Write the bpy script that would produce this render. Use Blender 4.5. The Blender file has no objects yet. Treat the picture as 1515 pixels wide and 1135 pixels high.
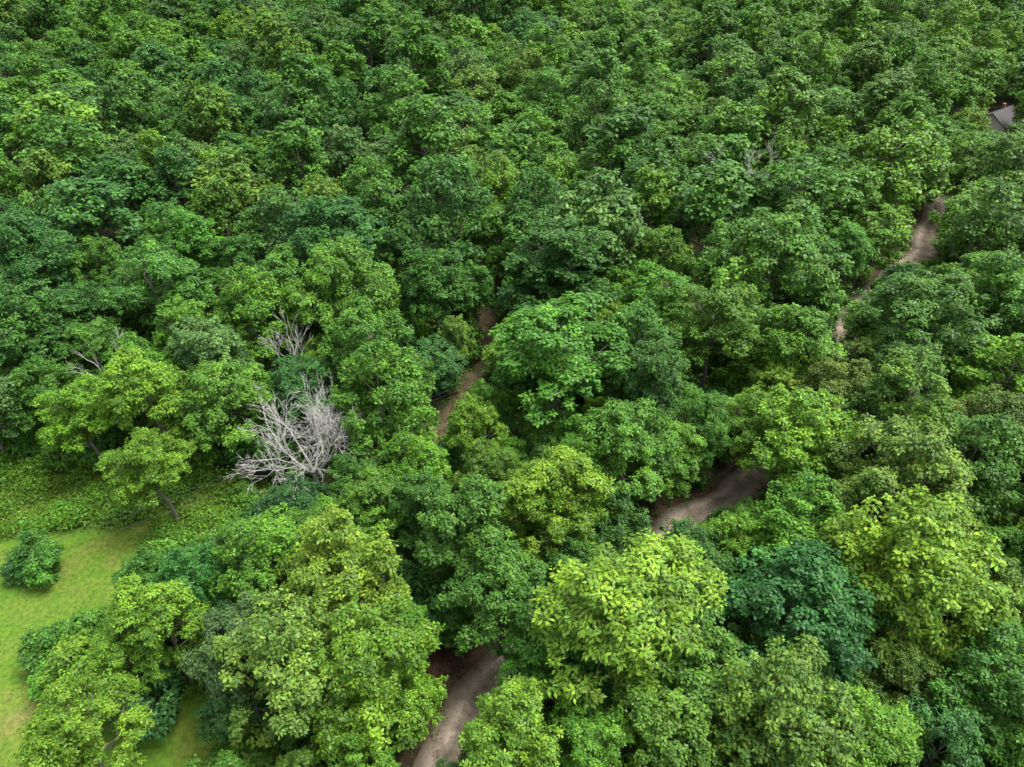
import bpy, numpy as np, math, random
from mathutils import Vector
rng=np.random.default_rng(11); random.seed(11)
scene=bpy.context.scene
CAMH=58.0; PITCH=38.0
# ---------------------------------------------------------------- helpers
def norm(a): return a/np.maximum(np.linalg.norm(a,axis=-1,keepdims=True),1e-9)
class MB:
    def __init__(s): s.V=[];s.F=[];s.M=[];s.C=[];s.n=0
    def add(s,V,F,m,C=None):
        V=np.asarray(V,float);F=np.asarray(F,int)
        s.V.append(V);s.F.append(F+s.n);s.M.append(np.full(len(F),m))
        s.C.append(np.ones((len(V),3)) if C is None else C);s.n+=len(V)
    def tube(s,P,r,m=1,k=5):
        P=np.asarray(P,float);r=np.asarray(r,float);n=len(P)
        T=norm(np.gradient(P,axis=0));a=np.where(np.abs(T[:,2:3])>.9,np.array([[1.,0,0]]),np.array([[0,0,1.]]))
        A=norm(np.cross(T,a));B=np.cross(T,A)
        th=np.arange(k)*2*math.pi/k
        V=(P[:,None]+r[:,None,None]*(np.cos(th)[None,:,None]*A[:,None]+np.sin(th)[None,:,None]*B[:,None])).reshape(-1,3)
        i=np.arange(n-1)[:,None]*k;j=np.arange(k)[None];j2=(j+1)%k
        F=np.stack([i+j,i+j2,i+k+j2,i+k+j],-1).reshape(-1,4)
        s.add(V,F,m)
    def leaves(s,P,N,D,L,W,C,m=0):
        n=len(P);N=norm(N);D=D-N*np.sum(D*N,1,keepdims=True);D=norm(D);S=np.cross(N,D)
        L=np.asarray(L).reshape(-1,1)*np.ones((n,1));W=np.asarray(W).reshape(-1,1)*np.ones((n,1))
        V=np.stack([P,P+D*L*.48+S*W*.5,P+D*L-N*L*.15,P+D*L*.48-S*W*.5],1).reshape(-1,3)
        F=np.arange(4*n).reshape(n,4)
        s.add(V,F,m,np.repeat(C,4,axis=0))
    def build(s,name,mats):
        V=np.concatenate(s.V);F=np.concatenate(s.F);M=np.concatenate(s.M);C=np.concatenate(s.C)
        me=bpy.data.meshes.new(name)
        me.vertices.add(len(V));me.vertices.foreach_set("co",V.astype(np.float32).ravel())
        me.loops.add(F.size);me.loops.foreach_set("vertex_index",F.astype(np.int32).ravel())
        me.polygons.add(len(F));me.polygons.foreach_set("loop_start",(np.arange(len(F))*4).astype(np.int32))
        for m in mats: me.materials.append(m)
        me.polygons.foreach_set("material_index",M.astype(np.int32))
        at=me.attributes.new("leafcol",'FLOAT_COLOR','POINT')
        at.data.foreach_set("color",np.c_[C,np.ones(len(C))].astype(np.float32).ravel())
        me.update(calc_edges=True);return me
def link(name,me,loc=(0,0,0),coll=None):
    o=bpy.data.objects.new(name,me);o.location=loc;(coll or scene.collection).objects.link(o);return o
PAL=dict(deep=(.050,.140,.022),mid=(.070,.185,.024),blue=(.050,.155,.034),bright=(.098,.235,.026),
 yel=(.128,.255,.024),olive=(.110,.200,.028),gold=(.150,.275,.024),grey=(.090,.178,.046))
PAL={k:np.array(v) for k,v in PAL.items()}
# ---------------------------------------------------------------- materials
def newmat(name):
    m=bpy.data.materials.new(name);m.use_nodes=True;nt=m.node_tree;nt.nodes.clear()
    out=nt.nodes.new("ShaderNodeOutputMaterial");return m,nt,out
def leafmat(name,fixed=None,trans=.22,rough=.45,rand=False):
    m,nt,out=newmat(name);N=nt.nodes.new;Lk=nt.links.new
    at=N("ShaderNodeAttribute");at.attribute_name="leafcol"
    mul=N("ShaderNodeMix");mul.data_type='RGBA';mul.blend_type='MULTIPLY';mul.inputs[0].default_value=1
    if rand:   # stand-level species mix: colour picked per tree, more yellow-green towards the east side
        oi=N("ShaderNodeObjectInfo")
        def ramp2(keys):
            cr=N("ShaderNodeValToRGB");el=cr.color_ramp.elements;n=len(keys)
            el[0].position=0;el[0].color=(*PAL[keys[0]],1);el[1].position=1;el[1].color=(*PAL[keys[-1]],1)
            for i in range(1,n-1):
                e=el.new(i/(n-1));e.color=(*PAL[keys[i]],1)
            Lk(oi.outputs["Random"],cr.inputs[0]);return cr
        a=ramp2(['mid','deep','blue','mid','bright','mid','grey','deep','bright','blue','olive','mid','bright','yel'])
        b=ramp2(['bright','mid','olive','yel','blue','bright','gold','mid','yel','olive','deep','bright','yel','mid'])
        sp=N("ShaderNodeSeparateXYZ");Lk(oi.outputs["Location"],sp.inputs[0])
        mr=N("ShaderNodeMapRange");mr.inputs[1].default_value=10;mr.inputs[2].default_value=110;mr.inputs[3].default_value=0;mr.inputs[4].default_value=.8
        Lk(sp.outputs[0],mr.inputs[0])
        mm=N("ShaderNodeMix");mm.data_type='RGBA';Lk(mr.outputs[0],mm.inputs[0]);Lk(a.outputs[0],mm.inputs[6]);Lk(b.outputs[0],mm.inputs[7])
        Lk(mm.outputs[2],mul.inputs[6])
    elif fixed is None:
        oi=N("ShaderNodeObjectInfo");Lk(oi.outputs["Color"],mul.inputs[6])
    else: mul.inputs[6].default_value=(*fixed,1)
    Lk(at.outputs["Color"],mul.inputs[7])
    p=N("ShaderNodeBsdfPrincipled");p.inputs["Roughness"].default_value=rough;p.inputs["Specular IOR Level"].default_value=.22
    Lk(mul.outputs[2],p.inputs["Base Color"])
    t=N("ShaderNodeBsdfTranslucent");m2=N("ShaderNodeMix");m2.data_type='RGBA';m2.blend_type='MULTIPLY';m2.inputs[0].default_value=1
    m2.inputs[7].default_value=(1.6,1.4,.5,1);Lk(mul.outputs[2],m2.inputs[6]);Lk(m2.outputs[2],t.inputs["Color"])
    ms=N("ShaderNodeMixShader");ms.inputs[0].default_value=trans;Lk(p.outputs[0],ms.inputs[1]);Lk(t.outputs[0],ms.inputs[2]);Lk(ms.outputs[0],out.inputs[0])
    return m
def noisemat(name,stops,scale=1.0,detail=8,rough=.95,bump=.3,scale2=None,mix2=.4,cols2=None,bscale=6):
    m,nt,out=newmat(name);N=nt.nodes.new;Lk=nt.links.new
    tc=N("ShaderNodeTexCoord");nz=N("ShaderNodeTexNoise");nz.inputs["Scale"].default_value=scale;nz.inputs["Detail"].default_value=detail
    nz.inputs["Roughness"].default_value=.65
    Lk(tc.outputs["Object"],nz.inputs["Vector"])
    cr=N("ShaderNodeValToRGB");el=cr.color_ramp.elements
    while len(el)>1: el.remove(el[0])
    el[0].position=stops[0][0];el[0].color=(*stops[0][1],1)
    for p_,c in stops[1:]:
        e=el.new(p_);e.color=(*c,1)
    Lk(nz.outputs["Fac"],cr.inputs[0]);col=cr.outputs[0]
    if scale2:
        n2=N("ShaderNodeTexNoise");n2.inputs["Scale"].default_value=scale2;n2.inputs["Detail"].default_value=6
        Lk(tc.outputs["Object"],n2.inputs["Vector"])
        c2=N("ShaderNodeValToRGB");c2.color_ramp.elements[0].position=.35;c2.color_ramp.elements[1].position=.65
        c2.color_ramp.elements[0].color=(*cols2[0],1);c2.color_ramp.elements[1].color=(*cols2[1],1)
        Lk(n2.outputs["Fac"],c2.inputs[0])
        mx=N("ShaderNodeMix");mx.data_type='RGBA';mx.blend_type='MULTIPLY';mx.inputs[0].default_value=mix2
        Lk(col,mx.inputs[6]);Lk(c2.outputs[0],mx.inputs[7]);col=mx.outputs[2]
    p=N("ShaderNodeBsdfPrincipled");p.inputs["Roughness"].default_value=rough;p.inputs["Specular IOR Level"].default_value=.2
    Lk(col,p.inputs["Base Color"])
    b3=N("ShaderNodeTexNoise");b3.inputs["Scale"].default_value=bscale;b3.inputs["Detail"].default_value=8;Lk(tc.outputs["Object"],b3.inputs["Vector"])
    b=N("ShaderNodeBump");b.inputs["Strength"].default_value=bump;b.inputs["Distance"].default_value=.1;Lk(b3.outputs["Fac"],b.inputs["Height"]);Lk(b.outputs[0],p.inputs["Normal"])
    Lk(p.outputs[0],out.inputs[0]);return m
LEAF=leafmat("leaf");LEAFR=leafmat("forest_leaf",rand=True)
BARK=noisemat("bark",[(.3,(.09,.08,.065)),(.7,(.22,.2,.17))],scale=4,bump=.6)
DEAD=noisemat("dead_wood",[(.3,(.40,.39,.35)),(.7,(.64,.62,.58))],scale=3,bump=.4)
WEED=leafmat("weed_leaf",(.105,.22,.020))
GRASSB=leafmat("grass_blade",(.115,.205,.026),trans=.2)
FLOOR=noisemat("forest_floor",[(.3,(.02,.03,.012)),(.5,(.045,.05,.02)),(.7,(.09,.07,.04))],scale=.5,bump=.8)
LAWN=noisemat("lawn_grass_ground",[(.34,(.06,.145,.016)),(.46,(.10,.20,.02)),(.54,(.135,.20,.028)),(.66,(.195,.19,.06))],scale=.11,detail=11,bump=.6,scale2=2.2,cols2=((.62,.7,.65),(1.15,1.1,1)),mix2=.9,bscale=12)
MEADOW=noisemat("meadow_ground",[(.35,(.05,.115,.015)),(.65,(.15,.18,.035))],scale=.4,bump=.8)
VERGE=noisemat("road_verge",[(.35,(.035,.035,.016)),(.5,(.10,.07,.042)),(.65,(.17,.115,.075))],scale=.7,bump=.9,scale2=5,cols2=((.5,.5,.5),(1.15,1.1,1.05)),mix2=.85)
BANK=noisemat("bare_soil",[(.3,(.045,.03,.018)),(.5,(.10,.06,.038)),(.7,(.16,.10,.065))],scale=1.1,bump=1,scale2=6,cols2=((.55,.55,.55),(1.2,1.1,1.0)),mix2=.8)
PATHM=noisemat("path_dirt",[(.35,(.045,.055,.02)),(.5,(.11,.085,.05)),(.65,(.18,.13,.085))],scale=.8,bump=.6,scale2=4,cols2=((.6,.65,.55),(1.1,1.1,1.05)),mix2=.8)
def roadmat():
    m,nt,out=newmat("dirt_road");N=nt.nodes.new;Lk=nt.links.new
    at=N("ShaderNodeAttribute");at.attribute_name="cross"
    cr=N("ShaderNodeValToRGB");el=cr.color_ramp.elements
    st=[(0,.35),(.12,.65),(.27,1.1),(.4,.78),(.5,.6),(.6,.78),(.73,1.1),(.88,.65),(1,.35)]
    el[0].position=0;el[0].color=(.35,.35,.3,1);el[1].position=1;el[1].color=(.35,.35,.3,1)
    for p_,v in st[1:-1]:
        e=el.new(p_);e.color=(v,v,v*.98,1)
    tc=N("ShaderNodeTexCoord");nz=N("ShaderNodeTexNoise");nz.inputs["Scale"].default_value=.6;nz.inputs["Detail"].default_value=10;nz.inputs["Roughness"].default_value=.7
    Lk(tc.outputs["Object"],nz.inputs["Vector"])
    ad=N("ShaderNodeMath");ad.operation='MULTIPLY_ADD';ad.inputs[1].default_value=.4;Lk(nz.outputs["Fac"],ad.inputs[0])
    s=N("ShaderNodeMath");s.operation='SUBTRACT';s.inputs[1].default_value=.2;Lk(at.outputs["Fac"],s.inputs[0]);Lk(s.outputs[0],ad.inputs[2])
    Lk(ad.outputs[0],cr.inputs[0])
    c2=N("ShaderNodeValToRGB");c2.color_ramp.elements[0].position=.35;c2.color_ramp.elements[0].color=(.17,.13,.09,1)
    c2.color_ramp.elements[1].position=.65;c2.color_ramp.elements[1].color=(.46,.385,.30,1);Lk(nz.outputs["Fac"],c2.inputs[0])
    mx=N("ShaderNodeMix");mx.data_type='RGBA';mx.blend_type='MULTIPLY';mx.inputs[0].default_value=1;Lk(c2.outputs[0],mx.inputs[6]);Lk(cr.outputs[0],mx.inputs[7])
    p=N("ShaderNodeBsdfPrincipled");p.inputs["Roughness"].default_value=.95;Lk(mx.outputs[2],p.inputs["Base Color"])
    b3=N("ShaderNodeTexNoise");b3.inputs["Scale"].default_value=5;b3.inputs["Detail"].default_value=8;Lk(tc.outputs["Object"],b3.inputs["Vector"])
    b=N("ShaderNodeBump");b.inputs["Strength"].default_value=.7;b.inputs["Distance"].default_value=.12;Lk(b3.outputs["Fac"],b.inputs["Height"]);Lk(b.outputs[0],p.inputs["Normal"])
    Lk(p.outputs[0],out.inputs[0]);return m
ROAD=roadmat()
# ---------------------------------------------------------------- trees
def spread_dirs(g,n,zmin,k=1.25):
    d=norm(g.normal(size=(n*12,3)));d=d[d[:,2]>zmin];pick=[d[0]];lim=k*2/math.sqrt(n)
    for q in d[1:]:
        if len(pick)>=n: break
        if min(np.linalg.norm(q-p) for p in pick)>lim*.78: pick.append(q)
    return np.array(pick)
def tree_mesh(name,seed,R,H,nb,ns,nt,nk,L,cb=.25,taper=.2,tr0=.42,trunk=True,cover=.5,mat=None,up=.9,e0=.70,e1=.32,so=.6):
    g=np.random.default_rng(seed);mb=MB()
    cz=cb*H;az=(H-cz)/2;c=np.array([0,0,cz+az*.95])
    d=spread_dirs(g,nb,-.5);k=len(d)
    env=e0+e1*g.random((k,1))
    BC=c+d*np.array([[R*.70,R*.70,az*.80]])*env
    BC[:,:2]*=(1-taper*d[:,2:3])
    BR=R*(.27+.12*g.random(k))
    BC=np.r_[BC,c[None]+g.normal(0,.1*R,(2,3))];BR=np.r_[BR,[R*.45,R*.45]]
    od=norm((BC-c)/np.array([R,R,az])+1e-4)
    if trunk:
        top=H*.8;zs=np.linspace(-.3,top,7);bend=np.cumsum(g.normal(0,.16,(7,2)),0);bend-=bend[0]
        TP=np.c_[bend,zs];mb.tube(TP,np.linspace(.018*H,.04,7),1,7)
    else:
        TP=np.array([[0,0,-.2],[0,0,H*.3],[0,0,H*.6]]);mb.tube(TP,[.08,.05,.03],1,5)
    LC=[];LR=[];LO=[];LB=[]
    for i in range(len(BC)):
        zz=np.clip(BC[i,2]-np.linalg.norm(BC[i,:2])*(.5+.4*g.random()),H*.12,TP[-1,2]);b=np.array([np.interp(zz,TP[:,2],TP[:,0]),np.interp(zz,TP[:,2],TP[:,1]),zz])
        e=BC[i]+od[i]*BR[i]*.6;mid=(b+e)/2+np.array([0,0,-.05*H*g.random()])+g.normal(0,.15,3)
        mb.tube([b,mid,BC[i],e],np.array([.05,.036,.02,.006])*H/10,1,5)
        sd=norm(g.normal(size=(ns,3))+od[i]*.7+np.array([0,0,.35]))
        bt=g.normal(0,.11)
        for q in range(ns):
            p=BC[i]+sd[q]*BR[i]*(.65+so*g.random())
            LC.append(p);LR.append(R*(.10+.09*g.random()));LO.append(sd[q]);LB.append(bt+g.normal(0,.07))
            if q<4: mb.tube([mid*.2+BC[i]*.8,(BC[i]+p)/2+g.normal(0,.08,3),p],np.array([.016,.011,.005])*H/10,1,4)
    LC=np.array(LC);LR=np.array(LR);LO=np.array(LO);LB=np.array(LB)
    T=nt*len(LC);li=np.repeat(np.arange(len(LC)),nt)
    td=norm(g.normal(size=(T,3))+LO[li]*.6+np.array([0,0,.3]))
    tp=LC[li]+td*LR[li][:,None]*(.5+.85*g.random((T,1)))*np.array([1,1,.85])
    tr=tr0*(.5+.85*g.random(T))
    tt=(1+LB[li])*(.72+.58*g.random(T))
    n=T*nk;ti=np.repeat(np.arange(T),nk)
    w=norm(g.normal(size=(n,3))+np.array([0,0,.3])+td[ti]*.35)
    P=tp[ti]+w*tr[ti][:,None]*(g.random((n,1))**.7)*np.array([1,1,.75])
    Nn=np.array([0,0,up])+w*.5+td[ti]*.35+g.normal(0,.42,(n,3))
    D=w+np.array([0,0,-.15])+g.normal(0,.4,(n,3))
    tone=tt[ti]*(.66+.68*g.random(n));yel=np.clip(g.normal(0,.45,n)+(tt[ti]-1)*1.3,-1,1)
    C=np.stack([tone*(1+.26*yel),tone*(1+.06*yel),tone*(1-.15*yel)],1)
    LL=L*(.65+.7*g.random(n))
    mb.leaves(P,Nn,D,LL,LL*cover,C)
    return mb.build(name,[mat or LEAF,BARK])
protoN=[
 ("oak_mesh",5.2,16,dict(nb=15,ns=7,nt=10,nk=22,L=.30,taper=.1,cover=.55,tr0=.38)),
 ("oak_mesh",5.6,15,dict(nb=18,ns=7,nt=9,nk=22,L=.30,taper=.15,cover=.55,tr0=.38)),
 ("hickory_mesh",4.6,17,dict(nb=13,ns=7,nt=10,nk=27,L=.28,taper=.25,tr0=.38,cover=.46)),
 ("hickory_mesh",4.8,16,dict(nb=15,ns=7,nt=9,nk=27,L=.28,taper=.2,tr0=.38,cover=.46,e0=.6,e1=.5)),
 ("maple_mesh",4.8,15,dict(nb=17,ns=8,nt=8,nk=20,L=.27,taper=.2,tr0=.34,cover=.7)),
 ("maple_mesh",5.0,16,dict(nb=13,ns=9,nt=9,nk=20,L=.27,taper=.1,tr0=.34,cover=.7,e0=.62,e1=.45)),
 ("tulip_poplar_mesh",4.2,19,dict(nb=16,ns=7,nt=8,nk=22,L=.29,taper=.4,tr0=.37,cover=.6)),
 ("tulip_poplar_mesh",4.4,18,dict(nb=14,ns=8,nt=8,nk=22,L=.29,taper=.35,tr0=.37,cover=.6)),
]
NEAR=[];FAR=[]
for i,(nm,R,H,kw) in enumerate(protoN):
    NEAR.append((tree_mesh(nm,100+i,R,H,**kw),R,H,nm.replace("_mesh","_tree")))
for i,(nm,R,H,kw) in enumerate(protoN):
    k2=dict(kw);k2.update(nt=6,nk=int(kw['nk']*.48),L=kw['L']*1.65,tr0=kw.get('tr0',.42)*1.12,mat=LEAFR,e0=.82,e1=.2,so=.4)
    FAR.append((tree_mesh("far_"+nm,200+i,R,H,**k2),R,H,"tree"))
SHR=[];SHRF=[]
for i in range(4):
    kw=dict(nb=8,ns=4,nt=7,nk=16,L=.25,cb=.02,taper=.2,tr0=.36,trunk=False)
    SHR.append(tree_mesh("shrub_mesh",300+i,1.8,2.8,**kw))
    kw.update(nt=5,nk=12,L=.34)
    SHRF.append(tree_mesh("understory_mesh",320+i,1.8,2.8,mat=LEAFR,**kw))
def treecol(x,y,key=None):
    if key is None:
        right=np.clip((x-10)/60,0,1)*np.clip((130-y)/60,0,1)
        back=np.clip((y-70)/80,0,1)
        ws=dict(deep=1.0+1.0*back,mid=1.8,blue=.7+.4*back,bright=1.5,yel=.4+1.6*right-.2*back,olive=.5+1.0*right,grey=.4,gold=.35*right)
        ks=list(ws);p=np.array([ws[k] for k in ks]);key=ks[rng.choice(len(ks),p=p/p.sum())]
    c=PAL[key]*(.88+.24*rng.random());c=c*(1+.05*rng.normal(size=3));return (*np.clip(c,0.005,.35),1)
# ---------------------------------------------------------------- layout
def catmull(pts,step=1.0):
    P=np.array(pts,float);P=np.vstack([2*P[0]-P[1],P,2*P[-1]-P[-2]]);o=[]
    for i in range(1,len(P)-2):
        n=max(2,int(np.linalg.norm(P[i+1]-P[i])/step))
        for t in np.arange(n)/n:
            a,b,c,d=P[i-1],P[i],P[i+1],P[i+2]
            o.append(.5*((2*b)+(-a+c)*t+(2*a-5*b+4*c-d)*t*t+(-a+3*b-3*c+d)*t**3))
    o.append(P[-2]);return np.array(o)
road_pts=catmull([(-10,5),(-8.5,15),(-6,24),(-3.8,28.8),(-1.6,33),(2,36),(7,38.5),(12,43),(15.5,47.3),(18.5,50.6),(22.7,53.3),(27,56.5),(32,62),(38,71),(44,79),(48,85),(51.7,90.5),(58,98),(64.5,105),(70.6,110),(74.5,117),(79,124),(88,138),(99,152),(108,161),(113,164)])
path_pts=catmull([(-22,54),(-15,60),(-9.7,64.5),(-5.6,73),(-3.1,83),(-4,96),(-8,110)])
lawn_poly=np.array([(-120,47),(-80,46),(-60,47.2),(-53,48),(-49,48.8),(-43.5,49.8),(-39.5,49),(-37,46),(-35.5,42),(-32,37),(-27,33),(-22,28),(-19,20),(-20,8),(-120,5)])
meadow_poly=np.array([(-120,62),(-75,61),(-59,59.5),(-50,58.5),(-43,58),(-36,57.5),(-29,57),(-25,55),(-26,50),(-30,46.5),(-34,43),(-32,38),(-38,38),(-60,44),(-120,44)])
def inpoly(x,y,poly):
    c=False;n=len(poly);j=n-1
    for i in range(n):
        xi,yi=poly[i];xj,yj=poly[j]
        if (yi>y)!=(yj>y) and x<(xj-xi)*(y-yi)/(yj-yi)+xi: c=not c
        j=i
    return c
def dline(x,y,P): return float(np.min(np.hypot(P[:,0]-x,P[:,1]-y)))
def hgt(x,y): return 3.0*np.clip((y-200)/150,0,1)*math.sin(x*.02+1)+2*np.clip((y-200)/100,0,1)*math.sin(y*.03)
# stretches that lie open to the south (no tall trees in front): x,y,half width,height
open_road=[(-5.9,24.5,1.5,0),(-3.8,28.8,1.4,0),(-2.6,31.5,1.3,0),(-5.8,35,1.6,0),(17,49.3,1.5,0),(19.5,51.3,1.8,0),(23,53.3,1.6,0),
 (48.6,85.5,1.3,0),(50.3,88.3,1.2,0),(64.5,105,.9,0),(69.5,109,1.2,0),(77.5,121.5,1.0,0),
 (-9,65.5,1.3,0),(-6.5,70,1.3,0),(-4.6,76,1.2,0),(-3.4,82,1.0,0)]
open_house=[(113.5,170,2.4,1.6),(117,172,2.4,2.4),(121,175,1.6,4.4)]
openings=open_road+open_house+[
 (-57,57,3,0),(-50,56,3,0),(-44,56,3,0),(-38,55,2,0),(-33,52,2,0),(-30.5,50.5,2,0),(-33,48.5,2,0),(-45,51,3,0),(-52,49,3,0),(-40,47.5,2,0),(-38,44,2,0),(-50,43,4,0),(-45,38,3,0),(-42,33,3,0),(-39,28,2,0),
 (-21,53.5,5,4),(-25.6,65.3,3,11),(-46,66,1,13),(40,116.7,1.5,14)]
def blocked(x,y,R,H,f=.8,ops=openings):
    for px,py,w,z0 in ops:
        D=math.hypot(px,py);ux,uy=-px/D,-py/D
        s=(x-px)*ux+(y-py)*uy;lat=abs((x-px)*uy-(y-py)*ux)
        if s>-R*.6-w*.3 and s<D*.8 and z0+s*(CAMH-z0)/D<H*.95 and lat<R*f+w*.8: return True
    return False
# individually surveyed trees: x, y, crown radius, colour, species
keys=[('yel',0),('bright',3),('bright',5),('olive',0),('yel',3),('mid',1),('blue',4),('yel',2),('mid',1),('mid',4),('blue',5),('gold',0),('olive',0),('mid',4),('yel',4),
('yel',0),('olive',1),('olive',6),('bright',3),('bright',4),('deep',5),('mid',1),('mid',0),('bright',1),('yel',0),('bright',4),('bright',2),('bright',3),('yel',2),('mid',0),('blue',4)]
p1="6,233,38;62,230,33;113,234,38;196,246,50;244,226,37;350,264,47;302,232,33;95,307,59;37,292,39;140,278,43;207,308,52;323,337,63;342,450,61;436,481,52;539,617,52;277,514,60;354,602,48;371,528,46;254,581,32;268,408,45;272,327,32;484,713,74;597,754,59;330,830,81;445,1020,83;306,996,71;155,524,47;95,492,52;37,432,45;-37,404,47;-66,362,37"
keys2=[('yel',3),('mid',7),('blue',6),('mid',7),('yel',0),('yel',1),('olive',0),('grey',5),('bright',4),('yel',2),('yel',3),('blue',5),('gold',4),('mid',5),('deep',1),
('yel',3),('yel',2),('yel',3),('bright',1),('deep',0),('deep',6),('mid',4),('bright',3),('bright',5),('deep',1),('yel',0),('yel',3),('bright',4),('bright',5),('bright',3),('yel',3),('deep',0),('mid',6),('olive',1),('olive',5),('bright',1)]
p2="-41,560,42;46,630,68;-94,713,69;-161,652,45;-140,352,50;-98,282,51;-161,279,48;-210,302,39;-199,381,43;-274,324,34;-290,231,37;-215,260,22;-84,274,27;-10,351,39;54,384,35;-458,567,39;-383,574,46;-354,504,36;-319,597,48;-558,700,56;63,810,66;152,683,51;234,704,56;317,679,51;639,1190,81;718,1022,62;857,1189,56;-93,502,33;-125,453,34;-177,425,30;-305,303,26;101,432,33;-42,343,27;280,289,36;410,361,31;-26,510,33"
placed=[]
for s,(ck,pi) in zip((p1+";"+p2).split(";"),keys+keys2):
    x,y,R=[float(q)/10 for q in s.split(",")]
    H=float(np.clip(protoN[pi][2]*(R/protoN[pi][1])**.75,6,20));k=0
    while blocked(x,y,R,H,.8 if y>60 else .68,open_road+open_house) and k<12: R*=.94;H*=.94;k+=1
    placed.append((x,y,R,H,pi,ck))
for (x,y,R,H,pi,ck) in [(85,129,4.6,15,0,'mid'),(92,139,4.6,15,4,'bright'),(99,147,4.4,14,1,'mid'),(59.5,93.5,4.4,14,4,'bright'),(29.5,55,3.4,9,5,'bright'),(34,60.5,3.6,11,0,'mid')]:
    k=0
    while blocked(x,y,R,H) and k<8: R*=.94;H*=.92;k+=1
    placed.append((x,y,R,H,pi,ck))
dead_list=[(-21,53.5,14.5,1,1.0,8,5,7,1.35),(-25.6,66.3,14.5,2,.6,3,2.0,6,.8),(-46,66,14.5,3,.6,2,1.2,5,.8),(40,116.7,17.5,4,.8,4,2,7,1)]
grid={}
def gadd(p): grid.setdefault((int(p[0]//13),int(p[1]//13)),[]).append(p)
for p in placed: gadd(p)
for d_ in dead_list: gadd((d_[0],d_[1],d_[6]))
def fits(x,y,R,k):
    gx,gy=int(x//13),int(y//13)
    for i in range(gx-1,gx+2):
        for j in range(gy-1,gy+2):
            for q in grid.get((i,j),()):
                if (q[0]-x)**2+(q[1]-y)**2<(k*(R+q[2]))**2: return False
    return True
YM=345
def fill(n,r0,r1,k,hs,ymax=YM):
    for _ in range(n):
        y=8+(ymax-8)*math.sqrt(rng.random());x=(rng.random()*2-1)*(40+.82*y)
        R=r0+(r1-r0)*rng.random()
        if not fits(x,y,R,k): continue
        pi=int(rng.integers(8));H=protoN[pi][2]*(R/protoN[pi][1])**.6*hs*(.85+.3*rng.random())
        if x<-10 and y<62 and (inpoly(x,y,lawn_poly) or inpoly(x,y,meadow_poly)): continue
        kk=1.0 if y<52 else .5
        if dline(x,y,road_pts)<(1.6+R*.3)*kk+.3 or dline(x,y,path_pts)<1.2+R*.25: continue
        if math.hypot(x-118,y-174)<8: continue
        if y<190 and blocked(x,y,R,H): continue
        p=(x,y,R,H,pi,None);placed.append(p);gadd(p)
fill(700,5.8,6.9,.84,1.0)
fill(46000,3.8,5.6,.81,1.0)
fill(28000,2.6,3.8,.75,.9)
fill(8000,2.0,3.0,.70,.8,100)
far_coll=bpy.data.collections.new("forest_trees")
for (x,y,R,H,pi,ck) in placed:
    if y<92: src=NEAR[pi];o=link(src[3],src[0]);o.color=treecol(x,y,ck)
    else:
        src=FAR[pi];o=bpy.data.objects.new("forest_tree",src[0]);far_coll.objects.link(o)
    o.location=(x,y,hgt(x,y));sx=R/src[1]*1.05
    o.scale=(sx,sx*(.86+.28*rng.random()),H/src[2]);o.rotation_euler=(rng.normal()*.06,rng.normal()*.06,rng.random()*6.283)
df=bpy.data.objects.new("distant_forest",None);df.instance_type='COLLECTION';df.instance_collection=far_coll;scene.collection.objects.link(df)
ucoll=bpy.data.collections.new("understory_shrubs")
for _ in range(2400):
    y=12+88*rng.random();x=(rng.random()*2-1)*(30+.75*y)
    if x<-10 and y<62 and (inpoly(x,y,lawn_poly) or inpoly(x,y,meadow_poly)): continue
    dr=dline(x,y,road_pts);s=.7+.8*rng.random()
    if dr<2.2+1.4*s or dline(x,y,path_pts)<1.0+1.3*s or blocked(x,y,1.8*s,2.8*s): continue
    m=SHRF[int(rng.integers(4))];o=bpy.data.objects.new("understory_shrub",m);o.location=(x,y,0);o.scale=(s,s,s*(.8+.5*rng.random()));o.rotation_euler=(0,0,rng.random()*6.28)
    ucoll.objects.link(o)
us=bpy.data.objects.new("forest_understory",None);us.instance_type='COLLECTION';us.instance_collection=ucoll;scene.collection.objects.link(us)
for (x,y,s,hh,ck) in [(-46.5,44.5,1.3,1.4,'deep'),(-45,43.3,1.1,1.2,'mid'),(-47.6,43.3,1.0,.9,'blue'),(-37.5,35.5,1.4,1.4,'mid'),(-40,34.5,1.3,1.2,'mid'),(-37,33,1.5,1.6,'yel'),
   (-32,34,1.6,1.7,'mid'),(-34.5,31.5,1.5,1.4,'yel'),(-32,30.5,1.5,1.6,'deep'),(-29.5,29.5,1.5,1.7,'blue'),(-38.5,31.8,1.1,1.0,'bright'),
   (-56,61,1.2,.9,'mid'),(-49,60,1.3,1.0,'bright'),(-40,59.5,1.2,1,'mid'),(-29,53.5,.9,.6,'bright'),(-38,53.5,.6,.4,'deep'),(-60,55,.7,.5,'mid')]:
    m=SHR[int(rng.integers(4))];o=link("shrub",m,(x,y,0));o.scale=(s,s,hh);o.rotation_euler=(0,0,rng.random()*6);o.color=treecol(x,y,ck)
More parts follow.
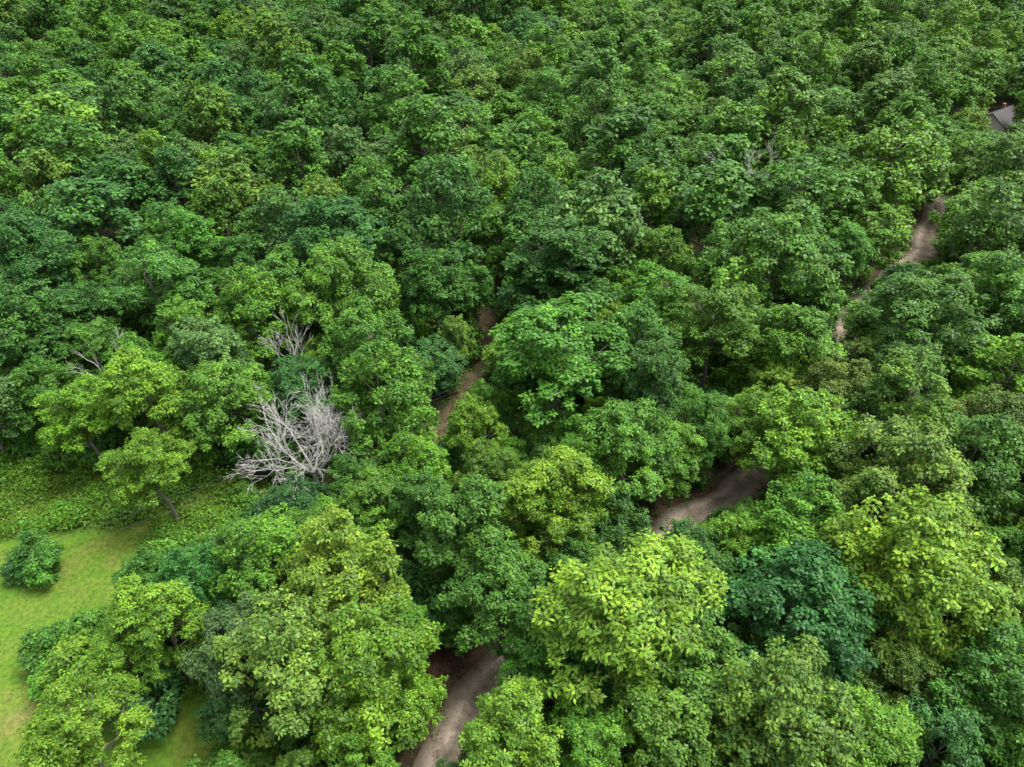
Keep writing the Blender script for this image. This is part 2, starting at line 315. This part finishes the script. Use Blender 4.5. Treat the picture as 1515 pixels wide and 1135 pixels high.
# ---------------------------------------------------------------- dead trees
def dead_mesh(name,seed,H,spread,levels=7,nst=5,lean=1.0):
    g=np.random.default_rng(seed);mb=MB()
    def grow(p,d,L,r,lev):
        P=[p];dd=d
        for _ in range(3):
            dd=norm(dd+g.normal(0,.11,3)+np.array([0,0,.03]));P.append(P[-1]+dd*L/3)
        mb.tube(P,np.linspace(r,r*.62,4),0,6 if lev<2 else 4)
        if lev>=levels: return
        for k in range(2 if g.random()<.5 else 3):
            fr=1.0 if k==0 else g.uniform(.35,.95);i=min(2,int(fr*3));q=P[i]+(P[i+1]-P[i])*(fr*3-i) if fr<1 else P[3]
            nd=norm(dd+g.normal(0,.22 if k==0 else .5,3)*spread);grow(q,nd,L*g.uniform(.66,.86),max(r*(.62 if k==0 else .42),.015),lev+1)
    mb.tube([(0,0,-.3),(.05,.1,H*.15),(0,0,H*.32)],[H*.02,H*.017,H*.015],0,8)
    for s in range(nst):
        an=s*6.283/nst+g.normal(0,.3);til=g.uniform(.3,1.0)*lean
        grow(np.array([0,0,H*(.24+.08*g.random())]),norm(np.array([math.cos(an)*til,math.sin(an)*til,1])),H*.22,H*.010,1)
    return mb.build(name,[DEAD])
for (x,y,H,sd,sp,nst,_,lv,ln) in dead_list:
    link("dead_tree",dead_mesh("dead_tree_mesh",sd,H,sp,nst=nst,levels=lv,lean=ln),(x,y,0))
link("dead_snag",dead_mesh("dead_snag_mesh",9,3.2,.6,levels=2,nst=2),(-30.5,28.2,0))
# ---------------------------------------------------------------- ground sheets
def grid_mesh(name,xs,ys,mat,hf):
    X,Y=np.meshgrid(xs,ys);Z=np.vectorize(hf)(X,Y);V=np.stack([X,Y,Z],-1).reshape(-1,3);nx=len(xs)
    i=np.arange(len(ys)-1)[:,None]*nx+np.arange(nx-1)[None];F=np.stack([i,i+1,i+nx+1,i+nx],-1).reshape(-1,4)
    mb=MB();mb.add(V,F,0);return mb.build(name,[mat])
link("ground",grid_mesh("ground",np.r_[-3000,-1500,np.arange(-700,701,20),1500,3000],np.r_[-2000,-500,np.arange(-100,901,20),2000,5000],FLOOR,hgt))
def polysheet(name,poly,z,mat,jit=.35):
    P=[];n=len(poly)
    for i in range(n):
        a,b=poly[i],poly[(i+1)%n];m=max(1,int(np.linalg.norm(b-a)/1.2)) if abs(a[0])<80 else 1
        for t in range(m):
            q=a+(b-a)*t/m;P.append((q[0]+rng.normal()*jit*.5,q[1]+rng.normal()*jit*.5,z))
    me=bpy.data.meshes.new(name);me.from_pydata(P,[],[list(range(len(P)))]);me.materials.append(mat);me.update();return link(name,me)
polysheet("meadow",meadow_poly,.004,MEADOW)
polysheet("lawn",lawn_poly,.010,LAWN,.3)
polysheet("dirt_bank",np.array([(-9.5,30),(-6,29),(-3,33),(-2,37),(-4,40),(-8,39),(-10,35)]),.009,BANK,.5)
def strip(name,pts,w,z,mat,jit,nc=8):
    T=norm(np.gradient(pts,axis=0));Nn=np.c_[-T[:,1],T[:,0]];n=len(pts)
    g=np.random.default_rng(len(name))
    wl=w*(1+jit*np.convolve(g.normal(size=n+4),np.ones(3)/2,'same')[:n]);wr=w*(1+jit*np.convolve(g.normal(size=n+4),np.ones(3)/2,'same')[:n])
    c=np.linspace(-1,1,nc+1);off=np.where(c[None]<0,c[None]*wl[:,None],c[None]*wr[:,None])
    XY=pts[:,None]+Nn[:,None]*off[...,None];V=np.c_[XY.reshape(-1,2),np.full(n*(nc+1),z)]
    i=np.arange(n-1)[:,None]*(nc+1)+np.arange(nc)[None];F=np.stack([i,i+nc+1,i+nc+2,i+1],-1).reshape(-1,4)
    mb=MB();mb.add(V,F,0);me=mb.build(name,[mat])
    at=me.attributes.new("cross",'FLOAT','POINT');at.data.foreach_set("value",np.tile((c+1)/2,n).astype(np.float32));return link(name,me)
strip("road_verge",road_pts,3.3,.014,VERGE,.25)
strip("dirt_road",road_pts,2.1,.020,ROAD,.12,12)
strip("forest_path",path_pts,1.7,.016,PATHM,.2)
def scatter(poly,n,extra=None):
    lo=np.maximum(poly.min(0),(-75,10));hi=poly.max(0);o=[]
    while len(o)<n:
        q=lo+(hi-lo)*rng.random(2)
        if inpoly(q[0],q[1],poly) and (extra is None or extra(q)): o.append(q)
    return np.array(o)
def weeds(name,C2,hlo,hhi,k,L,mat,rad=.45,holes=0):
    X,Y=C2[:,0],C2[:,1]
    big=np.clip(.5+.3*np.sin(X*.9+1.7*np.sin(Y*.37))*np.cos(Y*1.1+np.sin(X*.5))+.25*np.sin(X*.31-Y*.43)+.15*rng.normal(size=len(C2)),0,1)
    if holes: kp=big>holes*rng.random(len(C2));C2=C2[kp];big=big[kp]
    mb=MB();n=len(C2)*k;ti=np.repeat(np.arange(len(C2)),k)
    h=hlo+(hhi-hlo)*(rng.random(len(C2))*.3+big**1.5*.7);z=h[ti]*rng.random(n)**.5
    P=np.c_[C2[ti]+rng.normal(0,rad,(n,2)),z];D=np.c_[rng.normal(size=(n,2)),rng.normal(.2,.4,n)];Nn=np.c_[rng.normal(0,.5,(n,2)),np.ones(n)]
    tn=((.7+.45*big)*(.8+.4*rng.random(len(C2))))[ti]*(.7+.6*rng.random(n));ye=(rng.normal(0,.4,len(C2))+(.5-big)*.8)[ti]
    C=np.stack([tn*(1+.35*ye),tn*(1+.02*ye),tn*(1-.2*ye)],1);C=np.clip(C,.1,2);LL=L*(.6+.8*rng.random(n));mb.leaves(P,Nn,D,LL,LL*.45,C);link(name,mb.build(name,[mat]))
weeds("tall_weeds",scatter(meadow_poly,4200,lambda q:not inpoly(q[0],q[1],lawn_poly)),.15,1.9,26,.32,WEED,.42,.8)
weeds("lawn_grass",scatter(lawn_poly,14000),.02,.08,5,.14,GRASSB,.3,.9)
sel=[]
for p in road_pts[8:150]:
    for _ in range(14):
        a=rng.random()*6.28;r=rng.uniform(1.8,4.8);q=p+np.array([math.cos(a),math.sin(a)])*r
        if dline(q[0],q[1],road_pts)>1.75+.6*rng.random() and rng.random()<.6 and not(-8.5<q[0]<-3 and 31<q[1]<38): sel.append(q)
for p in path_pts:
    for _ in range(10):
        a=rng.random()*6.28;r=rng.uniform(1.1,3.3);q=p+np.array([math.cos(a),math.sin(a)])*r
        if dline(q[0],q[1],path_pts)>1.1+.5*rng.random(): sel.append(q)
weeds("roadside_weeds",np.array(sel),.1,.7,12,.26,WEED,.3)
# fallen leaves littering the road edges
mb=MB();n=9000;ii=rng.integers(5,len(road_pts)-5,n);a=rng.random(n)*6.28
off=np.abs(rng.normal(2.3,.5,n));P=np.c_[road_pts[ii]+np.c_[np.cos(a),np.sin(a)]*off[:,None],np.full(n,.03)]
tn=.5+rng.random(n);C=np.stack([tn*1.3,tn*.75,tn*2.0],1)
mb.leaves(P,np.c_[rng.normal(0,.25,(n,2)),np.ones(n)],np.c_[rng.normal(size=(n,2)),np.zeros(n)],.10+.10*rng.random(n),.06+.07*rng.random(n),C)
link("leaf_litter",mb.build("leaf_litter",[leafmat("dry_leaf",(.13,.12,.03),trans=.1)]))
# ---------------------------------------------------------------- house
def simple(name,col,rough=.8):
    m,nt,out=newmat(name);p=nt.nodes.new("ShaderNodeBsdfPrincipled");tc=nt.nodes.new("ShaderNodeTexCoord");nz=nt.nodes.new("ShaderNodeTexNoise");nz.inputs["Scale"].default_value=3
    nt.links.new(tc.outputs["Object"],nz.inputs["Vector"]);cr=nt.nodes.new("ShaderNodeValToRGB");cr.color_ramp.elements[0].color=(*[c*.8 for c in col],1);cr.color_ramp.elements[1].color=(*[min(1,c*1.15) for c in col],1)
    nt.links.new(nz.outputs["Fac"],cr.inputs[0]);nt.links.new(cr.outputs[0],p.inputs["Base Color"]);p.inputs["Roughness"].default_value=rough;nt.links.new(p.outputs[0],out.inputs[0]);return m
def box(x0,x1,y0,y1,z0,z1):
    V=[(x,y,z) for z in (z0,z1) for x,y in ((x0,y0),(x1,y0),(x1,y1),(x0,y1))];return V,[(0,3,2,1),(4,5,6,7),(0,1,5,4),(1,2,6,5),(2,3,7,6),(3,0,4,7)]
def part(name,parent,VF,mat):
    me=bpy.data.meshes.new(name);me.from_pydata(VF[0],[],VF[1]);me.materials.append(mat);me.update();o=link(name,me);o.parent=parent;return o
hs=bpy.data.objects.new("house",None);scene.collection.objects.link(hs);hs.location=(117,173.5,0);hs.rotation_euler=(0,0,math.radians(38));hs.scale=(.9,.9,.95)
wm=simple("siding",(.76,.75,.72));rm=simple("shingles",(.07,.065,.065));gm=simple("window_glass",(.03,.035,.04),.15);tm=simple("trim",(.75,.74,.72))
W,Dp,Hh,Rg=5.5,4,3,5.6
V=[(-W,-Dp,0),(W,-Dp,0),(W,Dp,0),(-W,Dp,0),(-W,-Dp,Hh),(W,-Dp,Hh),(W,Dp,Hh),(-W,Dp,Hh),(-W,0,Rg),(W,0,Rg)]
part("walls",hs,(V,[(0,1,5,4),(2,3,7,6),(1,2,6,9,5),(3,0,4,8,7)]),wm)
sl=(Rg-Hh)/Dp;ov=.5
def slope(s):
    ye=s*(Dp+ov);ze=Hh-sl*ov;P=[(-W-ov,ye,ze),(W+ov,ye,ze),(W+ov,0,Rg),(-W-ov,0,Rg)]
    V=[(x,y,z+.02) for x,y,z in P]+[(x,y,z+.2) for x,y,z in P];return V,[(0,1,2,3),(4,5,6,7),(0,1,5,4),(1,2,6,5),(2,3,7,6),(3,0,4,7)]
part("roof_front",hs,slope(-1),rm);part("roof_back",hs,slope(1),rm)
part("chimney",hs,box(1.5,2.3,.4,1.1,4.5,6.6),simple("brick",(.3,.13,.09)))
for k,x in enumerate((-4,-1.8,3.2)):
    part(f"window_frame_{k}",hs,box(x-.6,x+.6,-Dp-.05,-Dp-.003,.95,2.25),tm);part(f"window_{k}",hs,box(x-.5,x+.5,-Dp-.08,-Dp-.053,1.05,2.15),gm)
part("door",hs,box(.2,1.2,-Dp-.06,-Dp-.003,.1,2.2),simple("door_paint",(.2,.08,.05)))
part("gable_window",hs,box(-W-.08,-W-.003,-.5,.5,1.1,2.2),gm)
# ---------------------------------------------------------------- utility line
A=np.array([-68.,24.6]);B=np.array([13.,74.3]);wdir=math.atan2((B-A)[1],(B-A)[0])
def pole(x,y):
    e=bpy.data.objects.new("utility_pole",None);scene.collection.objects.link(e);e.location=(x,y,0);e.rotation_euler=(0,0,wdir+math.pi/2)
    mb=MB();mb.tube([(0,0,-.3),(0,0,5),(0,0,9.4)],[.16,.14,.11],0,10);o=link("pole",mb.build("pole",[BARK]));o.parent=e
    part("crossarm",e,box(-1.1,1.1,.12,.24,8.7,8.85),BARK)
    for k,xx in enumerate((-1,0.4,1)):
        mb=MB();mb.tube([(xx,.18,8.86),(xx,.18,8.95),(xx,.18,9.05)],[.03,.06,.03],0,8);o=link(f"insulator_{k}",mb.build("ins",[tm]));o.parent=e
pole(*A);pole(*B)
wire=simple("wire_black",(.03,.03,.03));mb=MB();pn=norm(np.array([-(B-A)[1],(B-A)[0]]))
for off in (-1,.4,1):
    t=np.linspace(0,1,40);P=np.c_[A+(B-A)*t[:,None]+pn*off,9.05-4*1.8*t*(1-t)];mb.tube(P,np.full(40,.02),0,4)
link("power_line",mb.build("power_line",[wire]))
# ---------------------------------------------------------------- light & camera
EL,AZ=66,75
w=bpy.data.worlds.new("World");scene.world=w;w.use_nodes=True;nt=w.node_tree
sk=nt.nodes.new("ShaderNodeTexSky");sk.sky_type='NISHITA';sk.sun_disc=False;sk.sun_elevation=math.radians(EL);sk.sun_rotation=math.radians(AZ);sk.dust_density=4;sk.air_density=1;sk.ozone_density=.6
hsv=nt.nodes.new("ShaderNodeHueSaturation");hsv.inputs["Saturation"].default_value=.3;hsv.inputs["Value"].default_value=2.1;nt.links.new(sk.outputs[0],hsv.inputs["Color"])
bg=nt.nodes["Background"];bg.inputs[1].default_value=.15;nt.links.new(hsv.outputs[0],bg.inputs[0])
L=bpy.data.lights.new("sun",'SUN');L.energy=4.0;L.angle=math.radians(30);L.color=(1,.98,.93);so=bpy.data.objects.new("sun",L);scene.collection.objects.link(so)
dv=Vector((math.sin(math.radians(AZ))*math.cos(math.radians(EL)),math.cos(math.radians(AZ))*math.cos(math.radians(EL)),math.sin(math.radians(EL))))
so.rotation_euler=dv.to_track_quat('Z','Y').to_euler();so.location=(0,0,100)
cam=bpy.data.cameras.new("camera");cam.sensor_width=36;cam.lens=24.95;cam.clip_end=8000;co=bpy.data.objects.new("camera",cam);scene.collection.objects.link(co)
co.location=(0,0,CAMH);co.rotation_euler=(math.radians(90-PITCH),0,0);scene.camera=co
scene.view_settings.view_transform='Standard';scene.view_settings.look='None'
